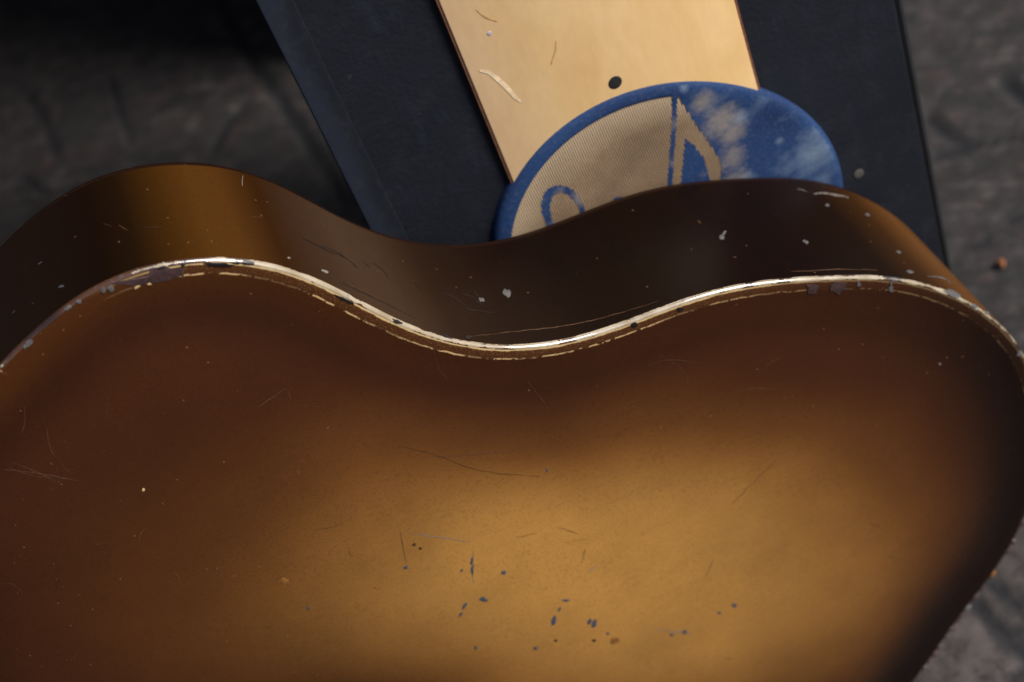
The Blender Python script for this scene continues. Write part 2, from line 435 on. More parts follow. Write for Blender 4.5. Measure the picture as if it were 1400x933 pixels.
hs = gbox('headstock', -0.46, -0.255, -0.048, 0.048, 0.052, 0.070, M_neck)
for i in range(3):
    for s in (-1, 1):
        gbox('tuning_peg', -0.42 + i * 0.055, -0.400 + i * 0.055, s * 0.066 - 0.012, s * 0.066 + 0.012, 0.055, 0.066, M_nick, hs)

# ------------------------------------------------------------------ surface marks, laid on the real surfaces by ray casting
def bvh_of(o):
    return BVHTree.FromPolygons([Vector(v.co) + G0 for v in o.data.vertices], [tuple(p.vertices) for p in o.data.polygons])
BV = {'back': bvh_of(back_panel), 'side': bvh_of(side), 'bind': bvh_of(binding)}
def hit(surf, px, py, off):
    best = None
    for s in surf:
        loc, nor, _, d = BV[s].ray_cast(CAM, ray(px, py))
        if loc is not None and (best is None or d < best[2]): best = (loc, nor, d)
    if best is None: return None
    loc, nor, d = best
    if nor.dot(ray(px, py)) > 0: nor = -nor
    return loc + nor * off
M_chip_blue = simple('bare_bluish_chip', (0.055, 0.065, 0.085), 0.6, scale=900)
M_chip_grey = simple('pale_grey_chip', (0.10, 0.095, 0.095), 0.5, scale=700)
M_chip_cream = simple('cream_chip', (0.52, 0.36, 0.17), 0.5, scale=700)
M_chip_dark = simple('dark_underpaint', (0.012, 0.009, 0.010), 0.35, scale=500)
M_haze = simple('mauve_worn_lacquer', (0.060, 0.034, 0.034), 0.35, scale=500)
M_scr_lt = simple('light_scratch', (0.092, 0.043, 0.021), 0.5, scale=900)
M_scr_dk = simple('dark_scratch', (0.045, 0.018, 0.010), 0.5, scale=900)
M_scr_gr = simple('grey_scratch', (0.20, 0.17, 0.15), 0.45, scale=900)
M_stain = simple('brown_stain', (0.21, 0.09, 0.022), 0.4, scale=500)
M_orange = simple('orange_resin', (0.32, 0.10, 0.02), 0.4, scale=400)

def chip(cx, cy, w_, h_, ang, mat, surf=('back',), off=0.00012, name='paint_chip', n=11, rough=0.35, thick=0.0001):
    a = math.radians(ang); pts = []
    if surf == ('side',): w_ *= 0.82; h_ *= 0.82
    for i in range(n):
        t = 2 * math.pi * i / n; r = 1 + rnd.uniform(-rough, rough)
        x = math.cos(t) * w_ / 2 * r; y = math.sin(t) * h_ / 2 * r
        pts.append((cx + x * math.cos(a) - y * math.sin(a), cy + x * math.sin(a) + y * math.cos(a)))
    top = [hit(surf, *p, off) for p in pts]; bot = [hit(surf, *p, -0.0002) for p in pts]; c = hit(surf, cx, cy, off + thick)
    if c is None or any(t is None for t in top + bot): return
    V = [c] + top + bot
    F = [(0, 1 + i, 1 + (i + 1) % n) for i in range(n)] + [(1 + i, 1 + n + i, 1 + n + (i + 1) % n, 1 + (i + 1) % n) for i in range(n)]
    return link(name, mesh(name, V, F, G0), mat, guitar, smooth=False)

def scratch(pts, wd, mat, surf=('back',), off=0.0001, name='scratch', jit=0.5):
    for _ in range(2):
        if len(pts) > 2:
            q_ = [pts[0]]
            for a, b in zip(pts, pts[1:]):
                q_ += [(a[0] * .75 + b[0] * .25, a[1] * .75 + b[1] * .25), (a[0] * .25 + b[0] * .75, a[1] * .25 + b[1] * .75)]
            pts = q_ + [pts[-1]]
    P = []
    for (a, b) in zip(pts, pts[1:]):
        n = max(1, int(math.dist(a, b) / 6))
        for i in range(n):
            t = i / n; P.append((a[0] + (b[0] - a[0]) * t, a[1] + (b[1] - a[1]) * t))
    P.append(pts[-1]); V = []; n = len(P)
    for i, p in enumerate(P):
        q0 = P[max(0, i - 1)]; q1 = P[min(n - 1, i + 1)]
        dx, dy = q1[0] - q0[0], q1[1] - q0[1]; L = math.hypot(dx, dy) or 1
        ww = wd * (0.25 + 0.75 * math.sin(math.pi * (i + 0.3) / (n - 0.4)) ) * rnd.uniform(0.4, 1.2) / 2.6
        jx, jy = rnd.uniform(-jit, jit), rnd.uniform(-jit, jit)
        for s in (-1, 1):
            h = hit(surf, p[0] + jx - s * dy / L * ww, p[1] + jy + s * dx / L * ww, off)
            if h is None: return
            V.append(h)
    F = [(2 * i, 2 * i + 1, 2 * i + 3, 2 * i + 2) for i in range(n - 1)]
    return link(name, mesh(name, V, F, G0), mat, guitar, smooth=False)

# chips on the burst (blue-grey ground coat showing)
for c in [(645, 767, 3.5, 13, 8), (646, 780, 4, 14, 5), (661, 820, 11, 7, 15), (635, 829, 4.5, 11, 28), (630, 840, 3.5, 7, 35), (689, 783, 7, 5, 0),
          (757, 849, 6, 13, 25), (773, 821, 11, 4, 3), (765, 833, 3, 6, 15), (806, 850, 6, 10, 10), (812, 853, 6, 11, 25), (831, 866, 5, 5, 0),
          (936, 864, 7, 6, 0), (918, 868, 6, 4, 0), (984, 838, 5, 4, 0), (1004, 828, 6, 5, 0), (732, 887, 6, 5, 0), (650, 886, 4, 5, 0), (555, 776, 5, 5, 0),
          (631, 780, 3, 4, 0), (421, 831, 4, 4, 0), (748, 643, 4, 4, 0)]:
    chip(*c, M_chip_blue)
for c in [(841, 876, 13, 8, -20, M_stain), (760, 876, 5, 4, 0, M_scr_dk), (812, 876, 5, 4, 0, M_scr_dk), (196, 670, 4, 4, 0, M_chip_cream), (282, 779, 4, 4, 0, M_scr_lt),
          (296, 778, 3, 3, 0, M_scr_lt), (222, 689, 3, 3, 0, M_scr_lt), (566, 745, 5, 4, 0, M_scr_dk), (575, 750, 6, 3, 0, M_scr_dk), (317, 840, 3, 3, 0, M_scr_lt),
          (390, 795, 12, 9, 10, M_stain), (1285, 498, 4, 3, 0, M_scr_gr)]:
    chip(*c)
# scratches on the burst
for pts, wd, m in [
    ([(560, 729), (590, 733), (643, 741)], 1.8, M_scr_gr), ([(646, 752), (648, 760), (645, 790), (649, 798)], 1.2, M_scr_gr),
    ([(590, 625), (650, 622), (718, 613)], 1.3, M_scr_lt), ([(545, 610), (600, 622), (650, 645), (740, 652)], 1.2, M_scr_dk),
    ([(895, 860), (925, 864), (946, 867)], 1.8, M_scr_gr), ([(804, 783), (812, 777), (816, 773)], 1.5, M_scr_gr),
    ([(547, 727), (551, 750), (555, 770)], 1.0, M_scr_dk), ([(0, 641), (60, 648), (118, 660)], 1.5, M_scr_lt), ([(12, 630), (50, 645), (88, 665)], 1.2, M_scr_lt),
    ([(8, 638), (45, 652), (105, 655)], 1.0, M_scr_lt), ([(64, 585), (67, 612), (78, 628)], 1.2, M_scr_lt), ([(33, 555), (35, 575), (30, 592)], 1.2, M_scr_lt),
    ([(78, 628), (98, 650)], 1.0, M_scr_lt), ([(8, 797), (18, 798), (33, 812)], 1.2, M_scr_lt), ([(190, 742), (192, 728), (200, 722)], 1.6, M_scr_lt),
    ([(350, 558), (370, 545), (392, 530)], 1.0, M_scr_lt), ([(392, 530), (398, 548)], 1.0, M_scr_lt), ([(405, 553), (440, 557)], 0.9, M_scr_lt),
    ([(885, 500), (920, 490), (952, 497)], 1.1, M_scr_lt), ([(900, 485), (930, 500), (940, 520)], 0.9, M_scr_lt), ([(1005, 535), (1030, 530), (1060, 533)], 1.0, M_scr_lt),
    ([(1040, 510), (1055, 494), (1068, 488)], 1.0, M_scr_lt), ([(430, 725), (448, 722), (470, 716)], 1.1, M_scr_lt), ([(760, 720), (790, 730)], 0.8, M_scr_dk),
    ([(705, 735), (735, 729)], 0.8, M_scr_dk), ([(800, 750), (795, 770)], 0.8, M_scr_dk), ([(975, 765), (965, 790)], 0.9, M_scr_lt), ([(1000, 690), (1040, 650), (1060, 630)], 1.2, M_scr_lt),
    ([(590, 470), (600, 505), (612, 520)], 0.9, M_scr_lt), ([(720, 520), (740, 545), (750, 560)], 0.9, M_scr_lt), ([(95, 880), (110, 900)], 0.8, M_scr_lt)]:
    scratch(pts, wd, m)
for i in range(40):
    x = abs(rnd.gauss(0, 190)) + 4; y = rnd.uniform(560, 925)
    if i > 38: x = rnd.uniform(400, 1150); y = rnd.uniform(520, 920)
    z = rnd.choice((1.4, 1.8, 2.2, 2.8)); chip(x, y, z, z * 0.8, rnd.uniform(0, 90), rnd.choice((M_scr_lt, M_scr_lt, M_scr_dk)), n=6)
for i in range(11):
    x = rnd.uniform(20, 1250); y = rnd.uniform(500, 925)
    a = rnd.gauss(0.2, 0.9); L = rnd.uniform(10, 45); c_ = rnd.uniform(-6, 6)
    scratch([(x, y), (x + L * .5 * math.cos(a) - c_ * math.sin(a), y + L * .5 * math.sin(a) + c_ * math.cos(a)), (x + L * math.cos(a), y + L * math.sin(a))], 0.75, rnd.choice((M_scr_lt, M_scr_dk, M_stain)))
# marks on the side
for c in [(693, 401, 12, 13, -20, M_chip_grey), (658, 410, 11, 6, 15, M_chip_grey), (987, 325, 8, 8, 0, M_chip_grey), (990, 319, 4, 8, 40, M_chip_grey),
          (1101, 331, 9, 5, 25, M_chip_grey), (1131, 281, 7, 4, 20, M_chip_grey), (1186, 294, 8, 4, 30, M_chip_grey), (1229, 345, 9, 5, 25, M_chip_grey),
          (1244, 372, 12, 5, 10, M_chip_grey), (84, 392, 9, 3, -15, M_chip_grey), (1385, 438, 3, 3, 0, M_chip_grey), (395, 353, 5, 3, 10, M_scr_gr), (444, 371, 14, 4, 25, M_scr_gr),
          (1262, 324, 7, 4, 45, M_scr_lt), (230, 334, 3, 2, 0, M_scr_lt), (1005, 352, 4, 3, 0, M_scr_dk)]:
    chip(*c, surf=('side',))
for pts, wd, m in [
    ([(1112, 266), (1122, 264), (1140, 267), (1158, 269), (1160, 272)], 3.2, M_scr_gr), ([(1090, 258), (1103, 262)], 1.4, M_scr_gr),
    ([(412, 325), (430, 334), (452, 345), (458, 350)], 1.8, M_chip_dark), ([(455, 345), (475, 354), (490, 368)], 1.4, M_chip_dark), ([(496, 358), (505, 366)], 1.4, M_chip_dark),
    ([(440, 336), (462, 345), (485, 362)], 1.0, M_chip_dark), ([(510, 360), (522, 368), (532, 382)], 1.4, M_chip_dark), ([(564, 384), (575, 396)], 1.6, M_chip_dark),
    ([(605, 398), (622, 408), (640, 420)], 1.6, M_chip_dark), ([(618, 394), (628, 412)], 1.4, M_chip_dark), ([(630, 402), (645, 405), (662, 420)], 1.4, M_chip_dark), ([(612, 416), (640, 424), (676, 428)], 1.3, M_chip_dark),
    ([(648, 396), (655, 408)], 1.2, M_chip_dark), ([(598, 402), (618, 404)], 1.2, M_chip_dark), ([(193, 312), (232, 310)], 1.2, M_scr_dk), ([(332, 240), (331, 255)], 2.0, M_scr_gr), ([(345, 297), (360, 297)], 1.0, M_scr_lt),
    ([(142, 306), (152, 310)], 1.2, M_scr_lt), ([(162, 308), (175, 316)], 1.2, M_scr_lt), ([(53, 362), (58, 358)], 1.2, M_scr_gr), ([(18, 428), (22, 424)], 1.0, M_scr_gr),
    ([(640, 461), (690, 455), (760, 448), (800, 441), (860, 425), (900, 412)], 1.4, M_scr_lt), ([(1080, 372), (1110, 371), (1150, 368), (1200, 370)], 1.4, M_scr_lt),
    ([(465, 386), (520, 412), (570, 436)], 1.6, M_chip_dark), ([(1275, 380), (1320, 398), (1355, 425)], 5.0, M_chip_dark), ([(1268, 378), (1290, 380), (1300, 388)], 2.4, M_chip_grey)]:
    scratch(pts, wd, m, surf=('side',))
# edge damage along the rim
for c in [(40, 468, 8, 12, 30, M_chip_grey), (34, 474, 5, 5, 0, M_chip_grey), (93, 421, 11, 5, -35, M_chip_grey), (108, 412, 9, 6, -30, M_chip_grey), (141, 397, 8, 7, 0, M_chip_grey),
          (152, 395, 10, 7, 10, M_chip_grey), (187, 393, 10, 4, -25, M_chip_cream), (204, 388, 6, 3, -10, M_chip_cream), (300, 362, 40, 5, 2, M_chip_dark), (322, 359, 12, 4, 3, M_chip_dark),
          (340, 360, 18, 5, 6, M_chip_dark), (251, 361, 8, 6, -30, M_chip_dark), (220, 366, 12, 4, -15, M_chip_dark), (470, 409, 26, 4, 25, M_chip_dark), (543, 440, 14, 4, 25, M_chip_dark),
          (1110, 394, 18, 14, -10, M_haze), (1146, 394, 26, 14, -12, M_haze), (1174, 389, 6, 6, 0, M_chip_grey), (1218, 395, 6, 8, 5, M_chip_grey), (1218, 388, 2.2, 7, 5, M_chip_grey),
          (1302, 402, 22, 7, 25, M_chip_grey), (1332, 419, 8, 6, 30, M_chip_grey), (1394, 484, 7, 9, 0, M_chip_grey), (1349, 428, 6, 4, 30, M_chip_grey),
          (930, 423, 8, 5, 0, M_chip_dark), (868, 444, 9, 6, -10, M_chip_dark), (640, 462, 9, 5, 0, M_chip_dark), (610, 460, 7, 4, 10, M_chip_dark)]:
    chip(*c, surf=('back', 'bind', 'side'), off=0.0003)
chip(205, 378, 100, 20, -9, M_haze, surf=('back', 'bind'), n=22, rough=0.12)
chip(250, 374, 3, 14, 0, M_scr_lt, surf=('back',))
# ragged flakes along the lower right edge
for i, (x, y, s) in enumerate([(1353, 781, 7), (1349, 787, 5), (1294, 882, 5), (1286, 891, 8), (1262, 918, 6), (1314, 853, 6), (1334, 826, 4), (1345, 806, 5), (1338, 818, 5), (1327, 838, 6), (1318, 846, 5), (1309, 862, 6), (1300, 876, 8), (1290, 885, 7), (1281, 896, 6), (1272, 905, 6), (1266, 912, 7), (1378, 752, 6), (1384, 742, 5), (1398, 716, 6)]):
    t_best = min(range(240, 420), key=lambda i_: (lambda v: (v[0] - x) ** 2 + (v[1] - y) ** 2)(
        (lambda pc: (700 + FPX * pc.x / -pc.z, 466.5 - FPX * pc.y / -pc.z))(ROT.transposed() @ (Vector(gpos(CP[i_][0], CP[i_][1], 0.001)) - CAM))))
    c = Vector(gpos(CP[t_best][0], CP[t_best][1], 0.0008)); V = []
    r = s * rnd.uniform(0.00018, 0.00046)
    for lv, rr in ((-1, 0.55), (-0.2, 1.0), (0.6, 0.8), (1, 0.3)):
        for j in range(8):
            an = j * math.pi / 4; q = r * rr * rnd.uniform(0.7, 1.3)
            V.append(c + Vector((q * math.cos(an), lv * r * 0.5, q * math.sin(an))))
    link('edge_splinter', mesh('edge_splinter', V, grid_faces(8, 4, True) + [tuple(range(8)), tuple(range(24, 32))], G0), M_stain if i == 0 else (M_chip_grey if i in (4, 9, 13) else M_haze), guitar, smooth=False)

# ------------------------------------------------------------------ cabinet behind the guitar
YF = 0.096                      # front plane of the cabinet
x0, x1 = -0.0008, 0.2664; ztop = 0.72
CB = Vector(((x0 + x1) / 2, YF + 0.1, 0))
cabinet = empty('speaker_cabinet', CB, 'dark blue-black upright cabinet with a pale wooden front strip behind the guitar', 'cabinet')
k = NT('dark_blue_cabinet_paint'); co = k.coord()
n = k.noise(co, 9, 5, 0.6)
col = k.ramp(n, [(0.3, (0.0052, 0.0068, 0.0118)), (0.7, (0.0100, 0.0126, 0.0205))])
col = k.mix(k.ramp(k.noise(co, 60, 6, 0.7), [(0.5, 0.0), (0.75, 0.35)]), col, (0.026, 0.028, 0.036))
col = k.mix(k.ramp(k.noise(co, 130, 3, 0.5), [(0.70, 0.0), (0.76, 0.35)]), col, (0.07, 0.06, 0.05))
col = k.mix(k.ramp(k.noise(k.coord(scale=(1, 1, 0.3)), 120, 6, 0.7), [(0.55, 0.0), (0.72, 0.5)]), col, (0.018, 0.024, 0.038))
k.set(Base_Color=col, Roughness=0.65, Normal=k.bump(k.noise(co, 420, 3), 0.35, 0.0008)); k.b.inputs['Specular IOR Level'].default_value = 0.25; M_cab = k.m

def rounded_box(name, lo, hi, r, mat, parent, origin, seg=5):
    cx_, cy_ = (lo[0] + hi[0]) / 2, (lo[1] + hi[1]) / 2
    hx, hy = (hi[0] - lo[0]) / 2, (hi[1] - lo[1]) / 2
    def loop(z, ins):
        L = []
        rr = max(1e-4, r - ins * 0.5)
        for qx, qy, a0 in ((1, 1, 0), (-1, 1, 90), (-1, -1, 180), (1, -1, 270)):
            for i in range(seg + 1):
                a = math.radians(a0 + 90 * i / seg)
                L.append((cx_ + qx * (hx - ins - rr) + rr * math.cos(a), cy_ + qy * (hy - ins - rr) + rr * math.sin(a), z))
        return L
    V = []; re = min(r, (hi[2] - lo[2]) / 3)
    zs = [(lo[2], re * 0.9), (lo[2] + re * 0.3, re * 0.3), (lo[2] + re, 0)]
    for zz in np.linspace(lo[2] + re, hi[2] - re, 6)[1:]: zs.append((zz, 0))
    zs += [(hi[2] - re * 0.3, re * 0.3), (hi[2], re * 0.9)]
    for z, ins in zs: V += loop(z, ins)
    m = 4 * (seg + 1)
    F = grid_faces(m, len(zs), True) + [tuple(range(m))[::-1], tuple(range(m * (len(zs) - 1), m * len(zs)))]
    return link(name, mesh(name, V, F, origin), mat, parent)
rounded_box('case', (x0, YF, 0.002), (x1, YF + 0.52, ztop), 0.006, M_cab, cabinet, CB, 8)
M_trim = simple('blue_grey_trim', (0.0105, 0.0145, 0.027), 0.8, vary=0.3, scale=60)
kt = NT('blue_grey_cabinet_edge'); ct = kt.coord()
sx = kt.n('SeparateXYZ'); kt.l(ct, sx.inputs[0])
tx = kt.math('ADD', kt.math('MULTIPLY', kt.math('ADD', sx.outputs[0], 0.1336), 80.0), kt.math('MULTIPLY', kt.math('SUBTRACT', kt.noise(ct, 30, 4), 0.5), 0.9))
tc = kt.mix(kt.ramp(tx, [(0.30, 0.0), (0.85, 1.0)]), (0.0145, 0.019, 0.031), (0.0072, 0.0092, 0.0150))  # lighter blue-grey at the outer edge, blending inward to the panel colour
tc = kt.mix(kt.ramp(kt.noise(ct, 150, 5, 0.7), [(0.5, 0.0), (0.75, 0.4)]), tc, (0.035, 0.040, 0.050))
M_trim = kt.set(Base_Color=tc, Roughness=0.8); kt.b.inputs['Specular IOR Level'].default_value = 0.2
rounded_box('edge_trim', (x0 - 0.0004, YF - 0.0002, 0.004), (x0 + 0.0135, YF + 0.012, ztop + 0.0006), 0.0008, M_trim, cabinet, CB, 6)
M_trim2 = simple('black_trim', (0.008, 0.009, 0.012), 0.6, vary=0.3, scale=60)
rounded_box('edge_trim', (x1 - 0.005, YF - 0.0004, 0.004), (x1 + 0.0004, YF + 0.012, ztop + 0.0006), 0.003, M_trim2, cabinet, CB, 6)

# pale varnished wooden strip on the front
k = NT('varnished_pale_wood'); co = k.coord(scale=(1, 1, 0.35)); c2 = k.coord()
n = k.noise(co, 22, 6, 0.6, 1.2)
col = k.ramp(n, [(0.30, (0.73, 0.47, 0.21)), (0.5, (0.77, 0.515, 0.245)), (0.72, (0.81, 0.57, 0.30))])
col = k.mix(k.ramp(k.noise(c2, 26, 5, 0.6), [(0.60, 0.0), (0.80, 0.35)]), col, (0.55, 0.30, 0.10))
sx = k.n('SeparateXYZ'); k.l(c2, sx.inputs[0])
col = k.mix(k.ramp(k.math('ADD', k.math('MULTIPLY', sx.outputs[0], 8.0), 1.0), [(0.40, 0.6), (0.75, 0.0)]), col, (0.76, 0.52, 0.34))
col = k.mix(k.ramp(k.noise(co, 260, 4, 0.6), [(0.4, 0.08), (0.6, 0.0)]), col, (0.40, 0.22, 0.08))
k.set(Base_Color=col, Roughness=0.4, Coat_Weight=0.5, Coat_Roughness=0.25, Normal=k.bump(n, 0.08, 0.001)); M_pale = k.m
M_edge = simple('reddish_strip_edge', (0.16, 0.062, 0.035), 0.6)
xa, xb = 0.0650, 0.1888
yp = YF - 0.0035
strip = rounded_box('front_strip', (xa + .0012, yp, 0.02), (xb - .0012, YF + 0.002, ztop - 0.012), 0.0006, M_pale, cabinet, CB, 2)
for xx in (xa, xb - .0012):
    rounded_box('edge_band', (xx, yp + 0.0006, 0.02), (xx + .0012, YF + 0.002, ztop - 0.012), 0.0003, M_edge, cabinet, CB, 2)
def quad_marks(name, pts, wd, mat, y):
    V = []; n = len(pts)
    for i, p in enumerate(pts):
        q0 = pts[max(0, i - 1)]; q1 = pts[min(n - 1, i + 1)]; dx, dy = q1[0] - q0[0], q1[1] - q0[1]; L = math.hypot(dx, dy)
        ww = wd * (0.3 + 0.7 * math.sin(math.pi * (i + .4) / n)) / 2
        V += [on_y(p[0] - dy / L * ww, p[1] + dx / L * ww, y), on_y(p[0] + dy / L * ww, p[1] - dx / L * ww, y)]
    return link(name, mesh(name, V, [(2 * i, 2 * i + 1, 2 * i + 3, 2 * i + 2) for i in range(n - 1)], CB), mat, cabinet, smooth=False)
M_pale_mark = simple('pale_scuff', (0.82, 0.62, 0.40), 0.5)
M_tan_mark = simple('tan_scuff', (0.58, 0.35, 0.14), 0.5)
quad_marks('scuff', [(656, 97), (668, 99), (680, 108), (694, 121), (704, 133), (712, 139)], 6.5, M_pale_mark, yp - 0.0002)
quad_marks('scuff', [(761, 56), (760, 70), (754, 88)], 2.5, M_tan_mark, yp - 0.0002)
quad_marks('scuff', [(651, 13), (664, 24), (680, 29)], 2.5, M_tan_mark, yp - 0.0002)
def disc_at(name, px, py, rpx, y, mat, depth, parent, org, n=20):
    c = on_y(px, py, y); e = on_y(px + rpx, py, y); r = abs((e - c).length) * 0.9
    V = []
    for yy, rr in ((y + 0.001, r), (y - depth * 0.6, r), (y - depth, r * 0.8), (y - depth, 0.0001)):
        for i in range(n):
            a = 2 * math.pi * i / n; V.append((c.x + rr * math.cos(a), yy, c.z + rr * math.sin(a)))
    return link(name, mesh(name, V, grid_faces(n, 4, True), org), mat, parent)
M_screw = simple('blackened_screw', (0.010, 0.009, 0.010), 0.85)
disc_at('screw', 841, 113, 10, yp, M_screw, 0.00025, cabinet, CB)
M_dot = simple('pale_spot', (0.42, 0.38, 0.46), 0.6)
disc_at('paint_spot', 669, 46, 3.5, yp, M_dot, 0.0002, cabinet, CB, 9)
M_spot = simple('grey_paint_spot', (0.075, 0.070, 0.060), 0.7)
disc_at('paint_spot', 1174, 238, 7, YF, M_spot, 0.0003, cabinet, CB, 11)

# round cloth-covered speaker disc with blue rim
DC = Vector((0.1625 * S, 0, CAM_H - 0.6440 * S)); DR = 0.107 * S     # slightly oval disc
def oval(a): return 1 + 0.0132 * math.cos(2 * a) - 0.0877 * math.sin(2 * a)
YD = 0.0912                    # front of the disc
DO = Vector((DC.x, YF, DC.z))
M_rib = NT('ribbed_tan_cloth'); k = M_rib
co = k.coord(rot=(0, math.radians(3), 0))
wv = k.n('TexWave', wave_type='BANDS', bands_direction='X'); wv.inputs['Scale'].default_value = 280; wv.inputs['Distortion'].default_value = 0.6; wv.inputs['Detail'].default_value = 2
k.l(co, wv.inputs['Vector'])
blot = k.noise(k.coord(), 26, 5, 0.6)
col = k.ramp(blot, [(0.32, (0.15, 0.103, 0.063)), (0.5, (0.22, 0.150, 0.090)), (0.7, (0.33, 0.228, 0.138))])
col = k.mix(k.math('MULTIPLY', wv.outputs['Color'], 0.32), col, (0.17, 0.10, 0.055))
col = k.mix(k.ramp(k.noise(k.coord(), 1200, 2), [(0.35, 0.35), (0.6, 0.0)]), col, (0.16, 0.09, 0.05))
rl = k.math('ADD', k.attr('rad').outputs['Fac'], k.math('MULTIPLY', blot, 0.12))
col = k.mix(k.ramp(rl, [(0.78, 0.0), (0.96, 0.7)]), col, (0.46, 0.35, 0.23))
k.set(Base_Color=col, Roughness=0.85, Normal=k.bump(wv.outputs['Color'], 0.5, 0.0005))
def blue_mat(name, wear):
    k = NT(name); c_ = k.coord(); cs = k.coord(scale=(1, 1, 1.9), rot=(0, math.radians(12), 0))
    col = k.ramp(k.noise(c_, 20, 4), [(0.35, (0.008, 0.026, 0.092)), (0.65, (0.015, 0.046, 0.140))])
    if wear:
        wn = k.math('ADD', k.noise(cs, 38, 6, 0.65), k.math('MULTIPLY', k.attr('wear').outputs['Fac'], 0.42))
        col = k.mix(k.ramp(wn, [(0.55, 0.0), (1.05, 0.8)]), col, (0.17, 0.23, 0.32))
        wn2 = k.math('ADD', k.noise(cs, 150, 9, 0.85), k.math('MULTIPLY', k.attr('bare').outputs['Fac'], 0.55))
        col = k.mix(k.ramp(wn2, [(0.62, 0.0), (1.22, 0.70)]), col, (0.27, 0.23, 0.19))
    col = k.mix(k.ramp(k.noise(c_, 700, 4, 0.7), [(0.52, 0.0), (0.75, 0.30)]), col, (0.16, 0.17, 0.20))
    k.set(Base_Color=col, Roughness=0.75, Normal=k.bump(k.noise(c_, 500, 3), 0.4, 0.0006)); k.b.inputs['Specular IOR Level'].default_value = 0.25; return k.m
M_blue = blue_mat('blue_rim_paint', False); M_bluew = blue_mat('worn_blue_print', True)
disc = empty('speaker_disc', DO, 'round tan ribbed cloth disc with blue rim and worn blue paint', 'speaker cover')
nn = 128
prof = [(0.0, YD - 0.0012), (0.5, YD - 0.0010), (0.85, YD - 0.0004), (0.93, YD)]
V = []
for rr, y in prof[1:]:
    for i in range(nn):
        a = 2 * math.pi * i / nn; ov = oval(a); V.append((DC.x + DR * ov * rr * math.cos(a), y, DC.z + DR * ov * rr * math.sin(a)))
F = grid_faces(nn, 3, True); V.append((DC.x, YD - 0.0012, DC.z)); ci = len(V) - 1
F += [(ci, (i + 1) % nn, i) for i in range(nn)]
me = mesh('cloth_face', V, F, DO); set_attr(me, 'rad', [0.5] * nn + [0.85] * nn + [0.93] * nn + [0.0])
link('cloth_face', me, M_rib.m, disc)
V = []
rp = [(0.916, YD - 0.0003), (0.918, YD - 0.0005), (0.93, YD - 0.0005), (0.965, YD - 0.0002), (0.985, YD + 0.0006), (0.996, YD + 0.0018), (1.0, YD + 0.003), (1.0, YF + 0.001)]
for rr, y in rp:
    for i in range(nn):
        a = 2 * math.pi * i / nn
        rj = rr + (0.004 * mnoise.noise(Vector((math.cos(a) * 9, math.sin(a) * 9, 3))) if rr < 0.91 else 0)
        rj *= oval(a); V.append((DC.x + DR * rj * math.cos(a), y, DC.z + DR * rj * math.sin(a)))
link('rim', mesh('rim', V, grid_faces(nn, len(rp), True), DO), M_blue, disc)

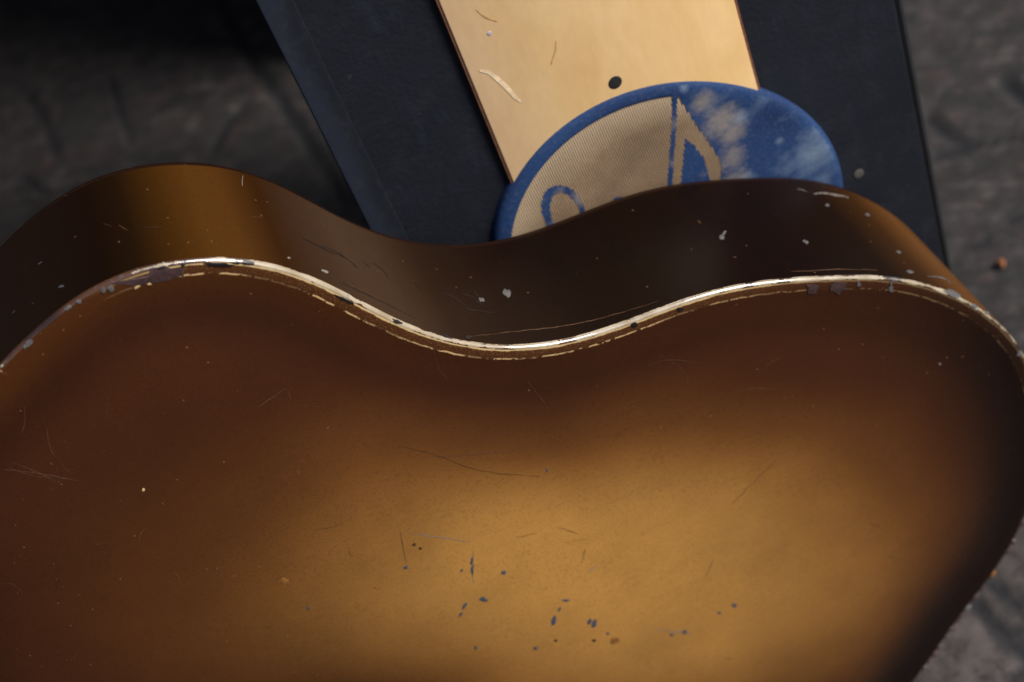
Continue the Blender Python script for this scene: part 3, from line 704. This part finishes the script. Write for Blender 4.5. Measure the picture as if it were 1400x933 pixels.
def disc_y(x, z):
    r = math.hypot(x - DC.x, z - DC.z) / DR / oval(math.atan2(z - DC.z, x - DC.x))
    return float(np.interp(r, [0, 0.5, 0.85, 0.916, 0.93, 0.965, 0.985, 1], [YD - 0.0012, YD - 0.0010, YD - 0.0004, YD - 0.0005, YD - 0.0005, YD - 0.0002, YD + 0.0006, YD + 0.003]))
def on_disc(px, py):
    p = on_y(px, py, YD); return p.x, p.z
def print_patch(name, outline, mat, lift=0.00014, res=0.0016, holes=()):
    """flat paint patch on the cloth: grid cells clipped to an outline given in x, z"""
    O = [on_disc(*p) for p in outline]; H = [[on_disc(*p) for p in h] for h in holes]
    def inside(x, z, poly):
        c = False; n = len(poly)
        for i in range(n):
            x1_, z1_ = poly[i]; x2_, z2_ = poly[(i + 1) % n]
            if (z1_ > z) != (z2_ > z) and x < (x2_ - x1_) * (z - z1_) / (z2_ - z1_) + x1_: c = not c
        return c
    xs = [p[0] for p in O]; zs = [p[1] for p in O]
    V = []; F = []; W = []; B = []; ind = {}
    def vid(i, j):
        if (i, j) not in ind:
            x = i * res; z = j * res; jx = 0.25 * res * mnoise.noise(Vector((x * 700, z * 700, 0)))
            ind[(i, j)] = len(V); V.append((x + jx, disc_y(x, z) - lift, z + jx))
            W.append(0); B.append(0)
        return ind[(i, j)]
    for i in range(int(min(xs) / res) - 1, int(max(xs) / res) + 2):
        for j in range(int(min(zs) / res) - 1, int(max(zs) / res) + 2):
            x, z = (i + .5) * res, (j + .5) * res
            if math.hypot(x - DC.x, z - DC.z) > DR * 0.975 * oval(math.atan2(z - DC.z, x - DC.x)): continue
            if inside(x, z, O) and not any(inside(x, z, h) for h in H):
                F.append((vid(i, j), vid(i + 1, j), vid(i + 1, j + 1), vid(i, j + 1)))
    for idx, v in enumerate(V):
        pale = 0
        for (cx_, cy_, rx, s) in ((1110, 215, 34, 1.0), (1065, 192, 8, 1.0), (1078, 225, 22, 0.7), (975, 145, 20, 0.3), (935, 121, 8, 1.0), (1010, 160, 10, 0.8), (1120, 250, 26, 0.8), (1020, 240, 12, 0.5)):
            x, z = on_disc(cx_, cy_); x2, _ = on_disc(cx_ + rx, cy_); r_ = abs(x2 - x)
            pale = max(pale, s * math.exp(-((v[0] - x) ** 2 + (v[2] - z) ** 2) / (r_ * r_)))
        bare = 0
        for (cx_, cy_, rx, s) in ((985, 165, 30, 1.0), (960, 140, 20, 0.9), (1000, 215, 24, 0.8), (1000, 180, 24, 0.9), (1005, 245, 26, 0.7), (960, 235, 10, 0.3), (795, 268, 16, 1.1), (765, 262, 10, 0.6), (760, 300, 9, 0.7), (919, 170, 14, 0.6), (915, 220, 12, 0.4)):
            x, z = on_disc(cx_, cy_); x2, _ = on_disc(cx_ + rx, cy_); r_ = abs(x2 - x)
            bare = max(bare, s * math.exp(-((v[0] - x) ** 2 + (v[2] - z) ** 2) / (r_ * r_)))
        W[idx] = pale; B[idx] = bare
    me = mesh(name, V, F, DO); set_attr(me, 'wear', W); set_attr(me, 'bare', B)
    return link(name, me, mat, disc)
# blue field right of the upright line, leaving the tan bent stroke bare
stroke = [(926, 126), (940, 160), (952, 178), (966, 188), (982, 215), (985, 235), (985, 262), (972, 262), (970, 240), (960, 214), (948, 198), (938, 188), (934, 192), (930, 230), (928, 262), (916, 264), (922, 200), (925, 150)]
print_patch('blue_print', [(926, 100), (1000, 100), (1080, 120), (1180, 200), (1180, 340), (928, 330), (928, 275), (931, 235), (935.6, 189), (948, 197), (963, 219), (971, 249), (972, 272), (984, 272), (985, 226), (976, 204), (957, 178), (942, 156), (925, 127)], M_bluew, res=0.0010)
print_patch('blue_print', [(919, 118), (926, 118), (924, 170), (920, 215), (916, 275), (910, 275), (914, 215), (918, 170)], M_bluew, res=0.0007)
ring_o = [(770 + 30 * math.cos(a) * 1.0 + 6 * math.sin(a), 290 + 38 * math.sin(a)) for a in np.linspace(0, 2 * math.pi, 28, endpoint=False)]
ring_i = [(772 + 20 * math.cos(a) * 1.0 + 6 * math.sin(a), 291 + 29 * math.sin(a)) for a in np.linspace(0, 2 * math.pi, 24, endpoint=False)]
print_patch('blue_print', ring_o, M_bluew, res=0.0008, holes=[ring_i])
print_patch('blue_print', [(835, 276), (840, 268), (850, 268), (856, 276), (850, 292), (838, 290)], M_bluew, res=0.0008)

# ------------------------------------------------------------------ dark wall added out of view to shade the upper left ground
wl = Vector((-0.66, 1.9, 0))
wall = empty('shade_wall', wl, 'added unseen dark boarded wall far left, to shade the upper left ground', 'wall')
M_shade_wall = simple('shade_wall_boards', (0.012, 0.011, 0.011), 0.8, scale=12)
# a second dark case, added unseen behind the first to shade the left ground
C2 = Vector((0.27, 1.2, 0))
added_case = empty('shade_case', C2, 'added unseen tall black case behind the blue-black cabinet, to shade the ground', 'case')
rounded_box('case', (0.06, 0.88, 0.012), (0.52, 1.50, 1.15), 0.012, M_trim2, added_case, C2, 6)  # body of the added unseen shade case
rounded_box('shade_case_lid', (0.055, 0.875, 1.152), (0.525, 1.505, 1.20), 0.012, M_trim2, added_case, C2, 6)
for i in range(14):
    rounded_box('shade_wall_board', (-0.69 - 0.004 * (i % 3), 0.35 + i * 0.26, 0.0), (-0.66, 0.35 + i * 0.26 + 0.254, 2.2), 0.003, M_shade_wall, wall, wl, 2)
for i in range(5):
    rounded_box('shade_wall_board', (-0.655 + i * 0.15, 1.45 - 0.004 * (i % 3), 0.0), (-0.655 + i * 0.15 + 0.146, 1.49, 2.6), 0.003, M_shade_wall, wall, wl, 2)
# ------------------------------------------------------------------ small things on the ground
gp = on_ground(1368, 358, 0.004)
V = []; n = 10
for lv, rr in ((0, 0.55), (0.0015, 1.0), (0.003, 0.9), (0.0042, 0.35)):
    for i in range(n):
        a = 2 * math.pi * i / n; r_ = 0.0030 * rr * (1 + 0.25 * math.sin(3 * a + 1)) * (1 + rnd.uniform(-.1, .1))
        V.append((gp.x + r_ * math.cos(a), gp.y + r_ * 1.5 * math.sin(a), 0.0005 + lv))
o = link('orange_scrap', mesh('orange_scrap', V, grid_faces(n, 4, True) + [tuple(range(30, 40))], Vector((gp.x, gp.y, 0.001))), simple('orange_scrap', (0.22, 0.075, 0.025), 0.8), None, Vector((gp.x, gp.y, 0.001)))
o['label'] = 'small orange scrap lying on the grey ground right of the cabinet'; o['category'] = 'scrap'
